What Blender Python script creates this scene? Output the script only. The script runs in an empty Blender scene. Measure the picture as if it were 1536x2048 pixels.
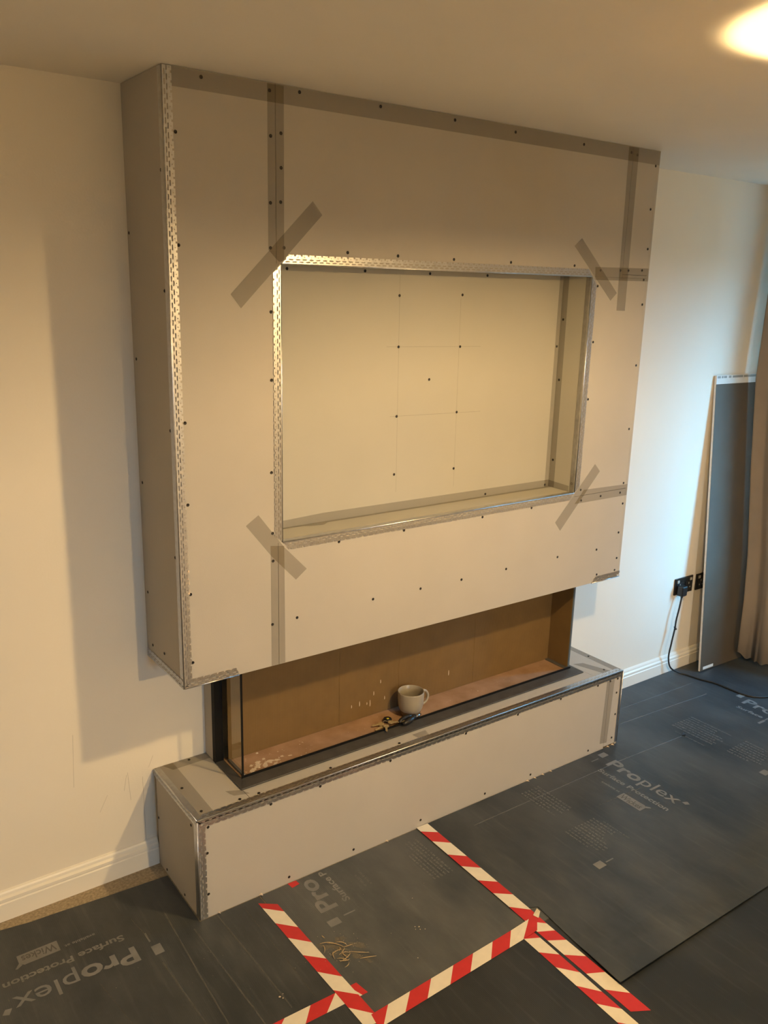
import bpy, bmesh, math, random
from mathutils import Vector, Matrix

SC = bpy.context.scene
COL = SC.collection
random.seed(7)

# ------------------------------------------------------------------ camera
cam_data = bpy.data.cameras.new('camera')
cam_data.sensor_fit = 'HORIZONTAL'
cam_data.sensor_width = 36.0
cam_data.lens = 1714.58 / 1536.0 * 36.0
cam_data.clip_start = 0.02
cam = bpy.data.objects.new('camera', cam_data)
COL.objects.link(cam)
_right = Vector((0.8129561, -0.5817946, 0.0248455))
_up = Vector((0.1283409, 0.2206243, 0.9668782))
_back = Vector((-0.5680061, -0.7828409, 0.2540259))
M = Matrix((_right, _up, _back)).transposed().to_4x4()
M.translation = Vector((-0.87363, -2.45265, 1.89233))
cam.matrix_world = M
SC.camera = cam

# ------------------------------------------------------------------ world (overcast daylight outside the window)
SKY_STRENGTH = 36.0
world = bpy.data.worlds.new('sky')
SC.world = world
world.use_nodes = True
wn = world.node_tree
wn.nodes.clear()
w_out = wn.nodes.new('ShaderNodeOutputWorld')
w_bg = wn.nodes.new('ShaderNodeBackground')
w_tc = wn.nodes.new('ShaderNodeTexCoord')
w_sep = wn.nodes.new('ShaderNodeSeparateXYZ')
w_ramp = wn.nodes.new('ShaderNodeValToRGB')
w_map = wn.nodes.new('ShaderNodeMapRange')
w_map.inputs['From Min'].default_value = -1
w_map.inputs['From Max'].default_value = 1
wn.links.new(w_tc.outputs['Generated'], w_sep.inputs[0])
wn.links.new(w_sep.outputs['Z'], w_map.inputs['Value'])
wn.links.new(w_map.outputs[0], w_ramp.inputs[0])
el = w_ramp.color_ramp.elements
el[0].position = 0.47
el[0].color = (0.07, 0.09, 0.09, 1)
el[1].position = 0.53
el[1].color = (0.18, 0.56, 0.97, 1)
e2 = el.new(1.0)
e2.color = (0.17, 0.57, 1.0, 1)
wn.links.new(w_ramp.outputs[0], w_bg.inputs['Color'])
w_bg.inputs['Strength'].default_value = SKY_STRENGTH
wn.links.new(w_bg.outputs[0], w_out.inputs['Surface'])

# ------------------------------------------------------------------ light levels and exposure
BULB_STRENGTH = 2050.0
BULB_COLOR = (1.0, 0.67, 0.29)
SC.view_settings.view_transform = 'Standard'
SC.view_settings.look = 'None'
SC.view_settings.gamma = 1.0
SC.view_settings.use_curve_mapping = False
SC.view_settings.exposure = 0.0

# unseen window added in the far wall behind the camera for fill daylight
W2_X0, W2_X1, W2_Z0, W2_Z1 = -0.55, 0.30, 1.25, 2.05
YB = -6.2
# portals in the window openings: they guide daylight sampling only
WIN_Y0, WIN_Y1, WIN_Z0, WIN_Z1 = -1.55, -0.58, 0.55, 2.10
pl = bpy.data.lights.new('window_portal', 'AREA')
pl.shape = 'RECTANGLE'
pl.size = WIN_Z1 - WIN_Z0
pl.size_y = WIN_Y1 - WIN_Y0
pl.cycles.is_portal = True
po = bpy.data.objects.new('window_portal', pl)
COL.objects.link(po)
po.location = (3.47, (WIN_Y0 + WIN_Y1) / 2, (WIN_Z0 + WIN_Z1) / 2)
po.rotation_euler = (0, math.radians(90), 0)      # emits towards -x, into the room

p2 = bpy.data.lights.new('window_portal', 'AREA')
p2.shape = 'RECTANGLE'
p2.size = W2_X1 - W2_X0
p2.size_y = W2_Z1 - W2_Z0
p2.cycles.is_portal = True
po2 = bpy.data.objects.new('window_portal', p2)
COL.objects.link(po2)
po2.location = ((W2_X0 + W2_X1) / 2, YB - 0.06, (W2_Z0 + W2_Z1) / 2)
po2.rotation_euler = (math.radians(90), 0, 0)     # emits towards +y, into the room

# ================================================================== materials
def new_mat(name):
    m = bpy.data.materials.new(name)
    m.use_nodes = True
    return m, m.node_tree, m.node_tree.nodes['Principled BSDF']

def mat(name, col, rough=0.6, metal=0.0, var=0.0, var_scale=8.0, bump=0.0, bump_scale=200.0, spec=0.5, col2=None):
    m, nt, b = new_mat(name)
    b.inputs['Roughness'].default_value = rough
    b.inputs['Metallic'].default_value = metal
    b.inputs['Specular IOR Level'].default_value = spec
    tc = nt.nodes.new('ShaderNodeTexCoord')
    if var > 0 or col2:
        nz = nt.nodes.new('ShaderNodeTexNoise')
        nz.inputs['Scale'].default_value = var_scale
        nz.inputs['Detail'].default_value = 5
        nt.links.new(tc.outputs['Object'], nz.inputs['Vector'])
        rp = nt.nodes.new('ShaderNodeValToRGB')
        rp.color_ramp.elements[0].position = 0.3
        rp.color_ramp.elements[1].position = 0.7
        c2 = col2 if col2 else tuple(c * (1 - var) for c in col)
        rp.color_ramp.elements[0].color = (*c2, 1)
        rp.color_ramp.elements[1].color = (*col, 1)
        nt.links.new(nz.outputs['Fac'], rp.inputs[0])
        nt.links.new(rp.outputs[0], b.inputs['Base Color'])
    else:
        b.inputs['Base Color'].default_value = (*col, 1)
    if bump > 0:
        n2 = nt.nodes.new('ShaderNodeTexNoise')
        n2.inputs['Scale'].default_value = bump_scale
        n2.inputs['Detail'].default_value = 3
        nt.links.new(tc.outputs['Object'], n2.inputs['Vector'])
        bp = nt.nodes.new('ShaderNodeBump')
        bp.inputs['Strength'].default_value = bump
        bp.inputs['Distance'].default_value = 0.002
        nt.links.new(n2.outputs['Fac'], bp.inputs['Height'])
        nt.links.new(bp.outputs[0], b.inputs['Normal'])
    return m

def see_through(m, alpha):
    m.node_tree.nodes['Principled BSDF'].inputs['Alpha'].default_value = alpha
    return m

M_wall = mat('cream_wall_paint', (0.82, 0.77, 0.68), 0.75, var=0.03, var_scale=2.5, bump=0.12, bump_scale=160)
M_ceil = mat('ceiling_paint', (0.86, 0.83, 0.78), 0.8, var=0.03, var_scale=3, bump=0.15, bump_scale=140)
M_gloss = mat('white_gloss_wood', (0.83, 0.80, 0.73), 0.35, var=0.02, var_scale=6)
M_carpet = mat('beige_floor', (0.44, 0.36, 0.25), 0.9, var=0.45, var_scale=130, bump=0.5, bump_scale=400)
M_board = mat('plasterboard_paper', (0.47, 0.445, 0.41), 0.8, var=0.05, var_scale=5, bump=0.10, bump_scale=300)
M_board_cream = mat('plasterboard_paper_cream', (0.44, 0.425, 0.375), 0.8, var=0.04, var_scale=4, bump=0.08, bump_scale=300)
M_board_back = mat('plasterboard_brown_back', (0.095, 0.074, 0.053), 0.6, var=0.12, var_scale=12)
M_board_end = mat('plasterboard_white_end', (0.74, 0.74, 0.72), 0.7, var=0.06, var_scale=40)
M_gypsum = mat('gypsum_edge', (0.78, 0.72, 0.66), 0.85, var=0.12, var_scale=60)
M_zinc = mat('galvanised_steel', (0.66, 0.67, 0.69), 0.33, metal=1.0, var=0.18, var_scale=70)
M_screw = mat('black_screw', (0.018, 0.015, 0.013), 0.45, metal=0.4)
M_tape = see_through(mat('scrim_tape', (0.25, 0.22, 0.18), 0.8, var=0.10, var_scale=60, bump=0.3, bump_scale=600), 0.17)
M_pencil = see_through(mat('pencil', (0.22, 0.18, 0.14), 0.7), 0.30)
M_black = mat('black_steel', (0.006, 0.006, 0.006), 0.6, spec=0.2)
M_frame = mat('dusty_black_frame', (0.070, 0.068, 0.066), 0.55, var=0.35, var_scale=25)
M_channel = mat('grey_channel', (0.20, 0.20, 0.20), 0.4, metal=0.6, var=0.2, var_scale=30)
M_card = mat('cardboard', (0.172, 0.103, 0.034), 0.75, var=0.14, var_scale=14, bump=0.1, bump_scale=200)
M_cardbase = mat('dusty_cardboard', (0.40, 0.255, 0.17), 0.85, col2=(0.27, 0.16, 0.085), var_scale=11, bump=0.2, bump_scale=150)
M_dust = mat('plaster_crumb', (0.66, 0.55, 0.43), 0.9, var=0.2, var_scale=80)
M_mug = mat('stoneware_glaze', (0.33, 0.30, 0.25), 0.30, var=0.06, var_scale=30)
M_mugbase = mat('bare_stoneware', (0.17, 0.13, 0.09), 0.7, var=0.15, var_scale=50)
M_blackplastic = mat('black_plastic', (0.014, 0.013, 0.013), 0.35)
M_chrome = mat('bright_steel', (0.80, 0.80, 0.78), 0.15, metal=1.0)
M_brass = mat('worn_brass', (0.66, 0.53, 0.29), 0.45, metal=0.5, var=0.3, var_scale=120)
M_yellow = mat('yellow_plastic', (0.62, 0.55, 0.05), 0.4)
M_nickel = mat('black_nickel', (0.022, 0.019, 0.017), 0.28, metal=0.3)
M_insert = mat('pale_switch', (0.42, 0.40, 0.36), 0.35)
M_cable = mat('black_cable', (0.013, 0.013, 0.015), 0.5)
M_red = mat('red_tape', (0.56, 0.028, 0.030), 0.38, var=0.10, var_scale=40)
M_white = mat('white_tape', (0.78, 0.72, 0.60), 0.42, var=0.07, var_scale=40)
M_print = see_through(mat('grey_print', (0.33, 0.33, 0.33), 0.55, var=0.25, var_scale=18), 0.62)
M_printw = see_through(mat('worn_grey_print', (0.30, 0.30, 0.30), 0.55, var=0.3, var_scale=25), 0.42)
M_curtain = mat('taupe_curtain', (0.27, 0.22, 0.175), 0.85, var=0.10, var_scale=10, bump=0.2, bump_scale=500)
M_shade = mat('lamp_shade_fabric', (0.62, 0.52, 0.38), 0.85, var=0.06, var_scale=60)
M_upvc = mat('white_upvc', (0.80, 0.80, 0.78), 0.3)
M_shaving = mat('wood_shaving', (0.50, 0.37, 0.20), 0.8, var=0.3, var_scale=150)
M_sawdust = see_through(mat('sawdust_film', (0.42, 0.34, 0.22), 0.9, var=0.4, var_scale=120), 0.30)
M_paper = mat('torn_paper', (0.74, 0.62, 0.48), 0.9)

def make_correx(name, base, dust, lo):
    m, nt, b = new_mat(name)
    tc = nt.nodes.new('ShaderNodeTexCoord')
    n1 = nt.nodes.new('ShaderNodeTexNoise'); n1.inputs['Scale'].default_value = 2.6; n1.inputs['Detail'].default_value = 7; n1.inputs['Roughness'].default_value = 0.62
    mp = nt.nodes.new('ShaderNodeMapping'); mp.inputs['Scale'].default_value = (1.6, 0.75, 1)
    nt.links.new(tc.outputs['Object'], mp.inputs[0]); nt.links.new(mp.outputs[0], n1.inputs['Vector'])
    rp = nt.nodes.new('ShaderNodeValToRGB')
    rp.color_ramp.elements[0].position = lo; rp.color_ramp.elements[0].color = (*base, 1)
    rp.color_ramp.elements[1].position = lo + .34; rp.color_ramp.elements[1].color = (*dust, 1)
    nt.links.new(n1.outputs['Fac'], rp.inputs[0])
    # fine scuffs along the flutes
    n2 = nt.nodes.new('ShaderNodeTexNoise'); n2.inputs['Scale'].default_value = 9; n2.inputs['Detail'].default_value = 6
    mp2 = nt.nodes.new('ShaderNodeMapping'); mp2.inputs['Scale'].default_value = (7, 0.6, 1)
    nt.links.new(tc.outputs['Object'], mp2.inputs[0]); nt.links.new(mp2.outputs[0], n2.inputs['Vector'])
    rp2 = nt.nodes.new('ShaderNodeValToRGB')
    rp2.color_ramp.elements[0].position = 0.55; rp2.color_ramp.elements[0].color = (0, 0, 0, 1)
    rp2.color_ramp.elements[1].position = 0.80; rp2.color_ramp.elements[1].color = (0.022, 0.0215, 0.020, 1)
    nt.links.new(n2.outputs['Fac'], rp2.inputs[0])
    add = nt.nodes.new('ShaderNodeMixRGB'); add.blend_type = 'ADD'; add.inputs[0].default_value = 1
    nt.links.new(rp.outputs[0], add.inputs[1]); nt.links.new(rp2.outputs[0], add.inputs[2])
    nt.links.new(add.outputs[0], b.inputs['Base Color'])
    b.inputs['Roughness'].default_value = 0.46
    wv = nt.nodes.new('ShaderNodeTexWave'); wv.wave_type = 'BANDS'; wv.bands_direction = 'X'
    wv.inputs['Scale'].default_value = 60; wv.inputs['Distortion'].default_value = 0.3
    nt.links.new(tc.outputs['Object'], wv.inputs['Vector'])
    bp = nt.nodes.new('ShaderNodeBump'); bp.inputs['Strength'].default_value = 0.12; bp.inputs['Distance'].default_value = 0.001
    nt.links.new(wv.outputs['Fac'], bp.inputs['Height']); nt.links.new(bp.outputs[0], b.inputs['Normal'])
    return m
M_correx = make_correx('grey_corrugated_plastic', (0.025, 0.031, 0.037), (0.070, 0.077, 0.082), .38)
M_correx_dusty = make_correx('dusty_corrugated_plastic', (0.042, 0.050, 0.058), (0.108, 0.113, 0.113), .34)
M_correx_clean = make_correx('clean_corrugated_plastic', (0.013, 0.0165, 0.020), (0.032, 0.036, 0.039), .42)

def make_glass():
    m = bpy.data.materials.new('clear_glass'); m.use_nodes = True
    nt = m.node_tree; nt.nodes.clear()
    out = nt.nodes.new('ShaderNodeOutputMaterial')
    tr = nt.nodes.new('ShaderNodeBsdfTransparent'); tr.inputs[0].default_value = (0.93, 0.95, 0.94, 1)
    gl = nt.nodes.new('ShaderNodeBsdfGlossy'); gl.inputs['Roughness'].default_value = 0.03
    fr = nt.nodes.new('ShaderNodeFresnel'); fr.inputs['IOR'].default_value = 1.5
    mx = nt.nodes.new('ShaderNodeMixShader')
    # Fresnel only where light enters: the exit face of a thin pane must not act as a mirror
    ge = nt.nodes.new('ShaderNodeNewGeometry'); mu = nt.nodes.new('ShaderNodeMath'); mu.operation = 'MULTIPLY_ADD'
    nt.links.new(ge.outputs['Backfacing'], mu.inputs[0]); mu.inputs[1].default_value = -1.0; mu.inputs[2].default_value = 1.0
    m2 = nt.nodes.new('ShaderNodeMath'); m2.operation = 'MULTIPLY'
    nt.links.new(fr.outputs[0], m2.inputs[0]); nt.links.new(mu.outputs[0], m2.inputs[1])
    nt.links.new(m2.outputs[0], mx.inputs[0]); nt.links.new(tr.outputs[0], mx.inputs[1]); nt.links.new(gl.outputs[0], mx.inputs[2])
    nt.links.new(mx.outputs[0], out.inputs[0])
    return m
M_glass = make_glass()

def make_emit(name, col, s):
    m = bpy.data.materials.new(name); m.use_nodes = True
    nt = m.node_tree; nt.nodes.clear()
    out = nt.nodes.new('ShaderNodeOutputMaterial'); e = nt.nodes.new('ShaderNodeEmission')
    e.inputs[0].default_value = (*col, 1); e.inputs[1].default_value = s
    nt.links.new(e.outputs[0], out.inputs[0])
    return m
M_bulb = make_emit('glowing_bulb', BULB_COLOR, BULB_STRENGTH)
M_bulb_far = make_emit('glowing_bulb_far', BULB_COLOR, BULB_STRENGTH * 2.7)

def shade_translucency(m, col, f):
    nt = m.node_tree; b = nt.nodes['Principled BSDF']; out = nt.nodes['Material Output']
    t = nt.nodes.new('ShaderNodeBsdfTranslucent'); t.inputs[0].default_value = (*col, 1)
    mx = nt.nodes.new('ShaderNodeMixShader'); mx.inputs[0].default_value = f
    nt.links.new(b.outputs[0], mx.inputs[1]); nt.links.new(t.outputs[0], mx.inputs[2]); nt.links.new(mx.outputs[0], out.inputs[0])
shade_translucency(M_shade, (0.80, 0.70, 0.54), 0.62)

# ================================================================== helpers
def world_loc(o):
    v = Vector((0, 0, 0))
    while o is not None:
        v += o.location
        o = o.parent
    return v

class MB:
    """collects shapes in world coordinates, builds ONE mesh object"""
    def __init__(self):
        self.v = []; self.f = []; self.mi = []; self.cur = 0; self.sm = []
        self.smooth = False
    def add(self, vs, fs):
        b = len(self.v)
        self.v += [tuple(p) for p in vs]
        for f in fs:
            self.f.append([b + i for i in f]); self.mi.append(self.cur); self.sm.append(self.smooth)
        return self
    def box(self, x0, x1, y0, y1, z0, z1):
        vs = [(x, y, z) for z in (z0, z1) for y in (y0, y1) for x in (x0, x1)]
        return self.add(vs, [(0, 2, 3, 1), (4, 5, 7, 6), (0, 1, 5, 4), (2, 6, 7, 3), (0, 4, 6, 2), (1, 3, 7, 5)])
    def quad(self, a, b, c, d):
        return self.add([a, b, c, d], [(0, 1, 2, 3)])
    def slab(self, pts, n, t):
        """planar polygon pts (3D) given thickness t along n"""
        n = Vector(n) * t
        k = len(pts)
        a = [Vector(p) for p in pts]; b = [p + n for p in a]
        fs = [tuple(range(k))[::-1], tuple(range(k, 2 * k))] + [(i, (i + 1) % k, k + (i + 1) % k, k + i) for i in range(k)]
        return self.add(a + b, fs)
    def prism(self, poly, z0, z1):
        k = len(poly)
        def zz(z, i): return z[i] if isinstance(z, (list, tuple)) else z
        vs = [(x, y, zz(z0, i)) for i, (x, y) in enumerate(poly)] + [(x, y, zz(z1, i)) for i, (x, y) in enumerate(poly)]
        fs = [tuple(range(k))[::-1], tuple(range(k, 2 * k))] + [(i, (i + 1) % k, k + (i + 1) % k, k + i) for i in range(k)]
        return self.add(vs, fs)
    def tube(self, pts, r, seg=8, cap=True):
        pts = [Vector(p) for p in pts]; n = len(pts); vs = []
        up = Vector((0, 0, 1))
        prev = None
        for i, p in enumerate(pts):
            d = (pts[min(i + 1, n - 1)] - pts[max(i - 1, 0)]).normalized()
            if prev is None:
                a = d.cross(up)
                if a.length < 1e-4: a = d.cross(Vector((1, 0, 0)))
                a.normalize()
            else:
                a = (prev - d * prev.dot(d)).normalized()
            prev = a
            b = d.cross(a)
            rr = r[i] if isinstance(r, (list, tuple)) else r
            for k in range(seg):
                t = 2 * math.pi * k / seg
                vs.append(p + (a * math.cos(t) + b * math.sin(t)) * rr)
        fs = []
        for i in range(n - 1):
            for k in range(seg):
                fs.append((i * seg + k, i * seg + (k + 1) % seg, (i + 1) * seg + (k + 1) % seg, (i + 1) * seg + k))
        if cap:
            fs.append(tuple(range(seg))[::-1]); fs.append(tuple((n - 1) * seg + k for k in range(seg)))
        return self.add(vs, fs)
    def lathe(self, c, prof, seg=32, close=False):
        c = Vector(c); vs = []
        for r, z in prof:
            for k in range(seg):
                t = 2 * math.pi * k / seg
                vs.append((c.x + r * math.cos(t), c.y + r * math.sin(t), c.z + z))
        fs = []
        n = len(prof)
        for i in range(n - 1):
            for k in range(seg):
                fs.append((i * seg + k, i * seg + (k + 1) % seg, (i + 1) * seg + (k + 1) % seg, (i + 1) * seg + k))
        return self.add(vs, fs)
    def build(self, name, mats, parent=None, recalc=True):
        me = bpy.data.meshes.new(name)
        off = world_loc(parent) if parent else Vector((0, 0, 0))
        me.from_pydata([Vector(p) - off for p in self.v], [], self.f)
        if not isinstance(mats, (list, tuple)): mats = [mats]
        for m in mats: me.materials.append(m)
        me.polygons.foreach_set('material_index', self.mi)
        me.polygons.foreach_set('use_smooth', self.sm)
        if recalc:
            bm = bmesh.new(); bm.from_mesh(me); bmesh.ops.recalc_face_normals(bm, faces=bm.faces); bm.to_mesh(me); bm.free()
        me.update()
        o = bpy.data.objects.new(name, me)
        COL.objects.link(o)
        if parent: o.parent = parent
        return o

def empty(name, loc, label, cat, group=None):
    o = bpy.data.objects.new(name, None)
    o.empty_display_size = 0.05
    COL.objects.link(o)
    o.location = loc
    return tag(o, label, cat, group)

def tag(o, label, cat, group=None):
    o['label'] = label; o['category'] = cat
    if group: o['group'] = group
    return o

def struct(o, label=None):
    o['kind'] = 'structure'
    if label: o['label'] = label
    return o

def bevel(o, w, seg=2):
    md = o.modifiers.new('bevel', 'BEVEL'); md.width = w; md.segments = seg; md.limit_method = 'ANGLE'
    return o

# ------------------------------------------------------------------ key dimensions (metres)
CEIL = 2.40
D, W, ZB = 0.287, 1.9126, 0.753            # upper box: depth, width, underside
HD, HX1, HZ = 0.3466, 1.9286, 0.3466       # hearth: depth, right end, height
RX0, RX1, RZ0, RZ1 = 0.324, 1.597, 1.145, 1.947   # television recess
RB = -0.1498                               # recess back plane (y)
T = 0.0125                                 # plasterboard thickness
XL, XR, YB = -3.4, 3.35, -6.2              # room extents

# ================================================================== setting
struct(MB().box(XL - 0.1, XR + 0.25, YB - 0.1, 0.1, -0.1, 0.0).build('floor', M_carpet), 'beige speckled floor showing beside the left skirting')
struct(MB().box(XL - 0.1, XR + 0.25, YB - 0.1, 0.1, CEIL, CEIL + 0.1).build('ceiling', M_ceil), 'cream painted ceiling lit by the lamp')
struct(MB().box(XL - 0.1, XR + 0.25, 0.0, 0.1, 0, CEIL).build('wall_back', M_wall), 'cream wall behind the fireplace')
struct(MB().box(XL - 0.1, XL, YB, 0, 0, CEIL).build('wall_left', M_wall))
wf = MB()
wf.box(XL - 0.1, W2_X0, YB - 0.1, YB, 0, CEIL)
wf.box(W2_X1, XR + 0.25, YB - 0.1, YB, 0, CEIL)
wf.box(W2_X0, W2_X1, YB - 0.1, YB, 0, W2_Z0)
wf.box(W2_X0, W2_X1, YB - 0.1, YB, W2_Z1, CEIL)
struct(wf.build('wall_front', M_wall))
wr = MB()
wr.box(XR, XR + 0.25, YB, WIN_Y0, 0, CEIL)
wr.box(XR, XR + 0.25, WIN_Y1, 0, 0, CEIL)
wr.box(XR, XR + 0.25, WIN_Y0, WIN_Y1, 0, WIN_Z0)
wr.box(XR, XR + 0.25, WIN_Y0, WIN_Y1, WIN_Z1, CEIL)
struct(wr.build('wall_right', M_wall))

def skirting_profile():
    # (depth from wall, height)
    return [(0, 0), (0.018, 0), (0.018, 0.058), (0.0150, 0.0615), (0.0165, 0.066), (0.0165, 0.074), (0.0105, 0.080), (0.0090, 0.088), (0.006, 0.093), (0, 0.096)]
def skirting(name, a, b, axis):
    mb = MB(); pr = skirting_profile(); k = len(pr)
    vs = []
    for s in (a, b):
        for d, h in pr:
            vs.append((s, -d, h) if axis == 'x' else (XR - d, s, h))
    mb.add(vs, [(i, (i + 1) % k, k + (i + 1) % k, k + i) for i in range(k)] + [tuple(range(k)), tuple(range(k, 2 * k))])
    return struct(mb.build(name, M_gloss))
skirting('baseboard_left', XL, -0.0005, 'x')['label'] = 'cream moulded skirting board left of the hearth'
skirting('baseboard_right', HX1 + 0.0005, XR - 0.019, 'x')['label'] = 'white moulded skirting board right of the hearth'
skirting('baseboard_side', YB, -0.0005, 'y')

# window (right-hand wall): frame, mullions, panes
wy, wz = (WIN_Y0, WIN_Y1), (WIN_Z0, WIN_Z1)
fx0, fx1 = XR + 0.13, XR + 0.19
mb = MB()
mb.box(fx0, fx1, wy[0], wy[1], wz[0], wz[0] + 0.06); mb.box(fx0, fx1, wy[0], wy[1], wz[1] - 0.06, wz[1])
mb.box(fx0, fx1, wy[0], wy[0] + 0.03, wz[0] + 0.06, wz[1] - 0.06); mb.box(fx0, fx1, wy[1] - 0.03, wy[1], wz[0] + 0.06, wz[1] - 0.06)
win = struct(mb.build('window_1', M_upvc), 'white framed window in the right-hand wall')
for a, b in ((wy[0] + 0.03, wy[1] - 0.03),):
    MB().box(fx0 + 0.025, fx0 + 0.031, a, b, wz[0] + 0.06, wz[1] - 0.06).build('pane', M_glass, win)
MB().box(XR - 0.03, XR + 0.13, wy[0] - 0.03, wy[1] + 0.03, wz[0] - 0.025, wz[0]).build('window_sill', M_gloss, win)

mb = MB(); a_, b_ = YB - 0.09, YB - 0.05  # frame of the added window, never in view, lets soft fill in
mb.box(W2_X0, W2_X1, a_, b_, W2_Z0, W2_Z0 + 0.05); mb.box(W2_X0, W2_X1, a_, b_, W2_Z1 - 0.05, W2_Z1)
mb.box(W2_X0, W2_X0 + 0.05, a_, b_, W2_Z0 + 0.05, W2_Z1 - 0.05); mb.box(W2_X1 - 0.05, W2_X1, a_, b_, W2_Z0 + 0.05, W2_Z1 - 0.05)
win2 = struct(mb.build('fill_window', M_upvc), 'white framed window added in the far wall behind the camera for fill daylight')
MB().box(W2_X0 + 0.05, W2_X1 - 0.05, a_ + .015, a_ + .021, W2_Z0 + 0.05, W2_Z1 - 0.05).build('pane', M_glass, win2)

# pencil scratches on the left wall
wall_back = bpy.data.objects['wall_back']
mb = MB()
for (x0, z0), (x1, z1) in [((-0.247, 0.545), (-0.255, 0.367)), ((-0.038, 0.331), (-0.037, 0.093)), ((-0.086, 0.362), (-0.080, 0.259)),
                           ((-0.154, 0.304), (-0.181, 0.251)), ((0.000, 0.396), (-0.017, 0.357)), ((-0.09, 0.355), (-0.1, 0.30))]:
    mb.quad((x0 - 0.0006, -0.0004, z0), (x0 + 0.0006, -0.0004, z0), (x1 + 0.0006, -0.0004, z1), (x1 - 0.0006, -0.0004, z1))
o = mb.build('pencil_scratch', M_pencil, wall_back); o['kind'] = 'stuff'

# ================================================================== generic fittings
def screw_mesh():
    mb = MB(); seg = 10
    vs = [(0, 0, 0.0006)]
    for r, z in ((0.0012, 0.0000), (0.0042, 0.0009), (0.0048, 0.0005), (0.0030, -0.004)):
        for k in range(seg):
            t = 2 * math.pi * k / seg
            vs.append((r * math.cos(t), r * math.sin(t), z))
    fs = [(0, 1 + k, 1 + (k + 1) % seg) for k in range(seg)]
    for q in range(3):
        for k in range(seg):
            fs.append((1 + q * seg + k, 1 + (q + 1) * seg + k, 1 + (q + 1) * seg + (k + 1) % seg, 1 + q * seg + (k + 1) % seg))
    me = bpy.data.meshes.new('screw'); me.from_pydata(vs, [], fs); me.materials.append(M_screw)
    for p_ in me.polygons: p_.use_smooth = False
    return me
SCREW = screw_mesh()
ROT = {'-y': (math.pi / 2, 0, 0), '-x': (0, -math.pi / 2, 0), '+z': (0, 0, 0)}
def screw(parent, p, face):
    o = bpy.data.objects.new('screw', SCREW); COL.objects.link(o); o.parent = parent
    o.location = Vector(p) - world_loc(parent); o.rotation_euler = ROT[face]

def bead_wing(mb, o, u, w, n, length, width=0.025, phase=0.0, mitre0=0.0, mitre1=0.0, pitch=0.022):
    """perforated sheet-metal wing: o corner point, u along the edge, w across the wing, n out of the board.
    two rows of staggered slots, a row of small holes, a scalloped outer edge."""
    o = Vector(o); u = Vector(u); w = Vector(w); n = Vector(n)
    rows = [0.0, 0.0040, 0.0076, 0.0102, 0.0138, 0.0178, 0.0206, 0.0250]
    sc = width / 0.025
    sub = pitch / 8
    i0 = 0; k = 0
    nst = int(math.ceil(length / sub))
    lift = 0.0022
    idx = {}
    vs, fs = [], []
    def vert(i, j):
        key = (i, j)
        if key not in idx:
            s = min(i * sub, length)
            idx[key] = len(vs)
            vs.append(o + u * s + w * (rows[j] * sc) + n * lift)
        return idx[key]
    for i in range(nst):
        ph = int(i + phase * 8) % 8
        smid = min((i + 0.5) * sub, length)
        for j in range(7):
            rm = (rows[j] + rows[j + 1]) / 2 * sc
            if smid < mitre0 * rm / width * 1.0 + 0 and mitre0 > 0: continue
            if (length - smid) < mitre1 * rm / width and mitre1 > 0: continue
            if j == 1 and ph in (0, 1, 2, 3, 4): continue
            if j == 3 and ph in (4, 5, 6, 7, 0): continue
            if j == 5 and ph == 6: continue
            if j == 6 and ph in (2, 3): continue
            fs.append((vert(i, j), vert(i + 1, j), vert(i + 1, j + 1), vert(i, j + 1)))
    mb.add(vs, fs)

def bead(parent, name, p0, p1, wings, nose=0.0022, m0=0.0, m1=0.0, width=0.025, perforated=(True, True), label=None):
    """corner bead from p0 to p1; wings = [(w dir, face normal), ...]"""
    p0 = Vector(p0); p1 = Vector(p1); u = (p1 - p0); L = u.length; u.normalize()
    mb = MB()
    ctr = Vector((0, 0, 0))
    for wd, nn in wings: ctr += Vector(nn) * 0.0006
    mb.smooth = True
    mb.tube([p0 + ctr, p1 + ctr], nose, 10)
    mb.smooth = False
    for (wd, nn), pf in zip(wings, perforated):
        if pf: bead_wing(mb, p0, u, wd, nn, L, width=width, phase=random.random(), mitre0=m0, mitre1=m1)
        else:
            a = p0 + Vector(nn) * 0.0009; b = p1 + Vector(nn) * 0.0009
            mb.quad(a, b, b + Vector(wd) * width, a + Vector(wd) * width)
    o = mb.build(name, M_zinc, parent, recalc=False)
    if label: o['label'] = label
    return o

def tape(parent, pts, n, lift, label=None):
    n = Vector(n)
    pts = [Vector(p) + n * lift for p in pts]
    o = MB().slab(pts, n, 0.0002).build('joint_tape', M_tape, parent)
    if label: o['label'] = label
    return o

# ================================================================== upper boxed wall for the television
mw = empty('media_wall', (W / 2, 0, ZB), 'large plasterboard box on the wall, floor-lit, with a rectangular television recess', 'media wall')
mw['label'] = 'large unfinished plasterboard box fixed up to the ceiling with a rectangular television recess'
YF = -D
SX = 0.311      # vertical seam on the left
SR = 1.760      # vertical seam on the upper right
g = 0.0009
def pnl(x0, x1, z0, z1, m=M_board):
    return MB().box(x0, x1, YF, YF + T, z0, z1).build('plasterboard_panel', m, mw)
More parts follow.
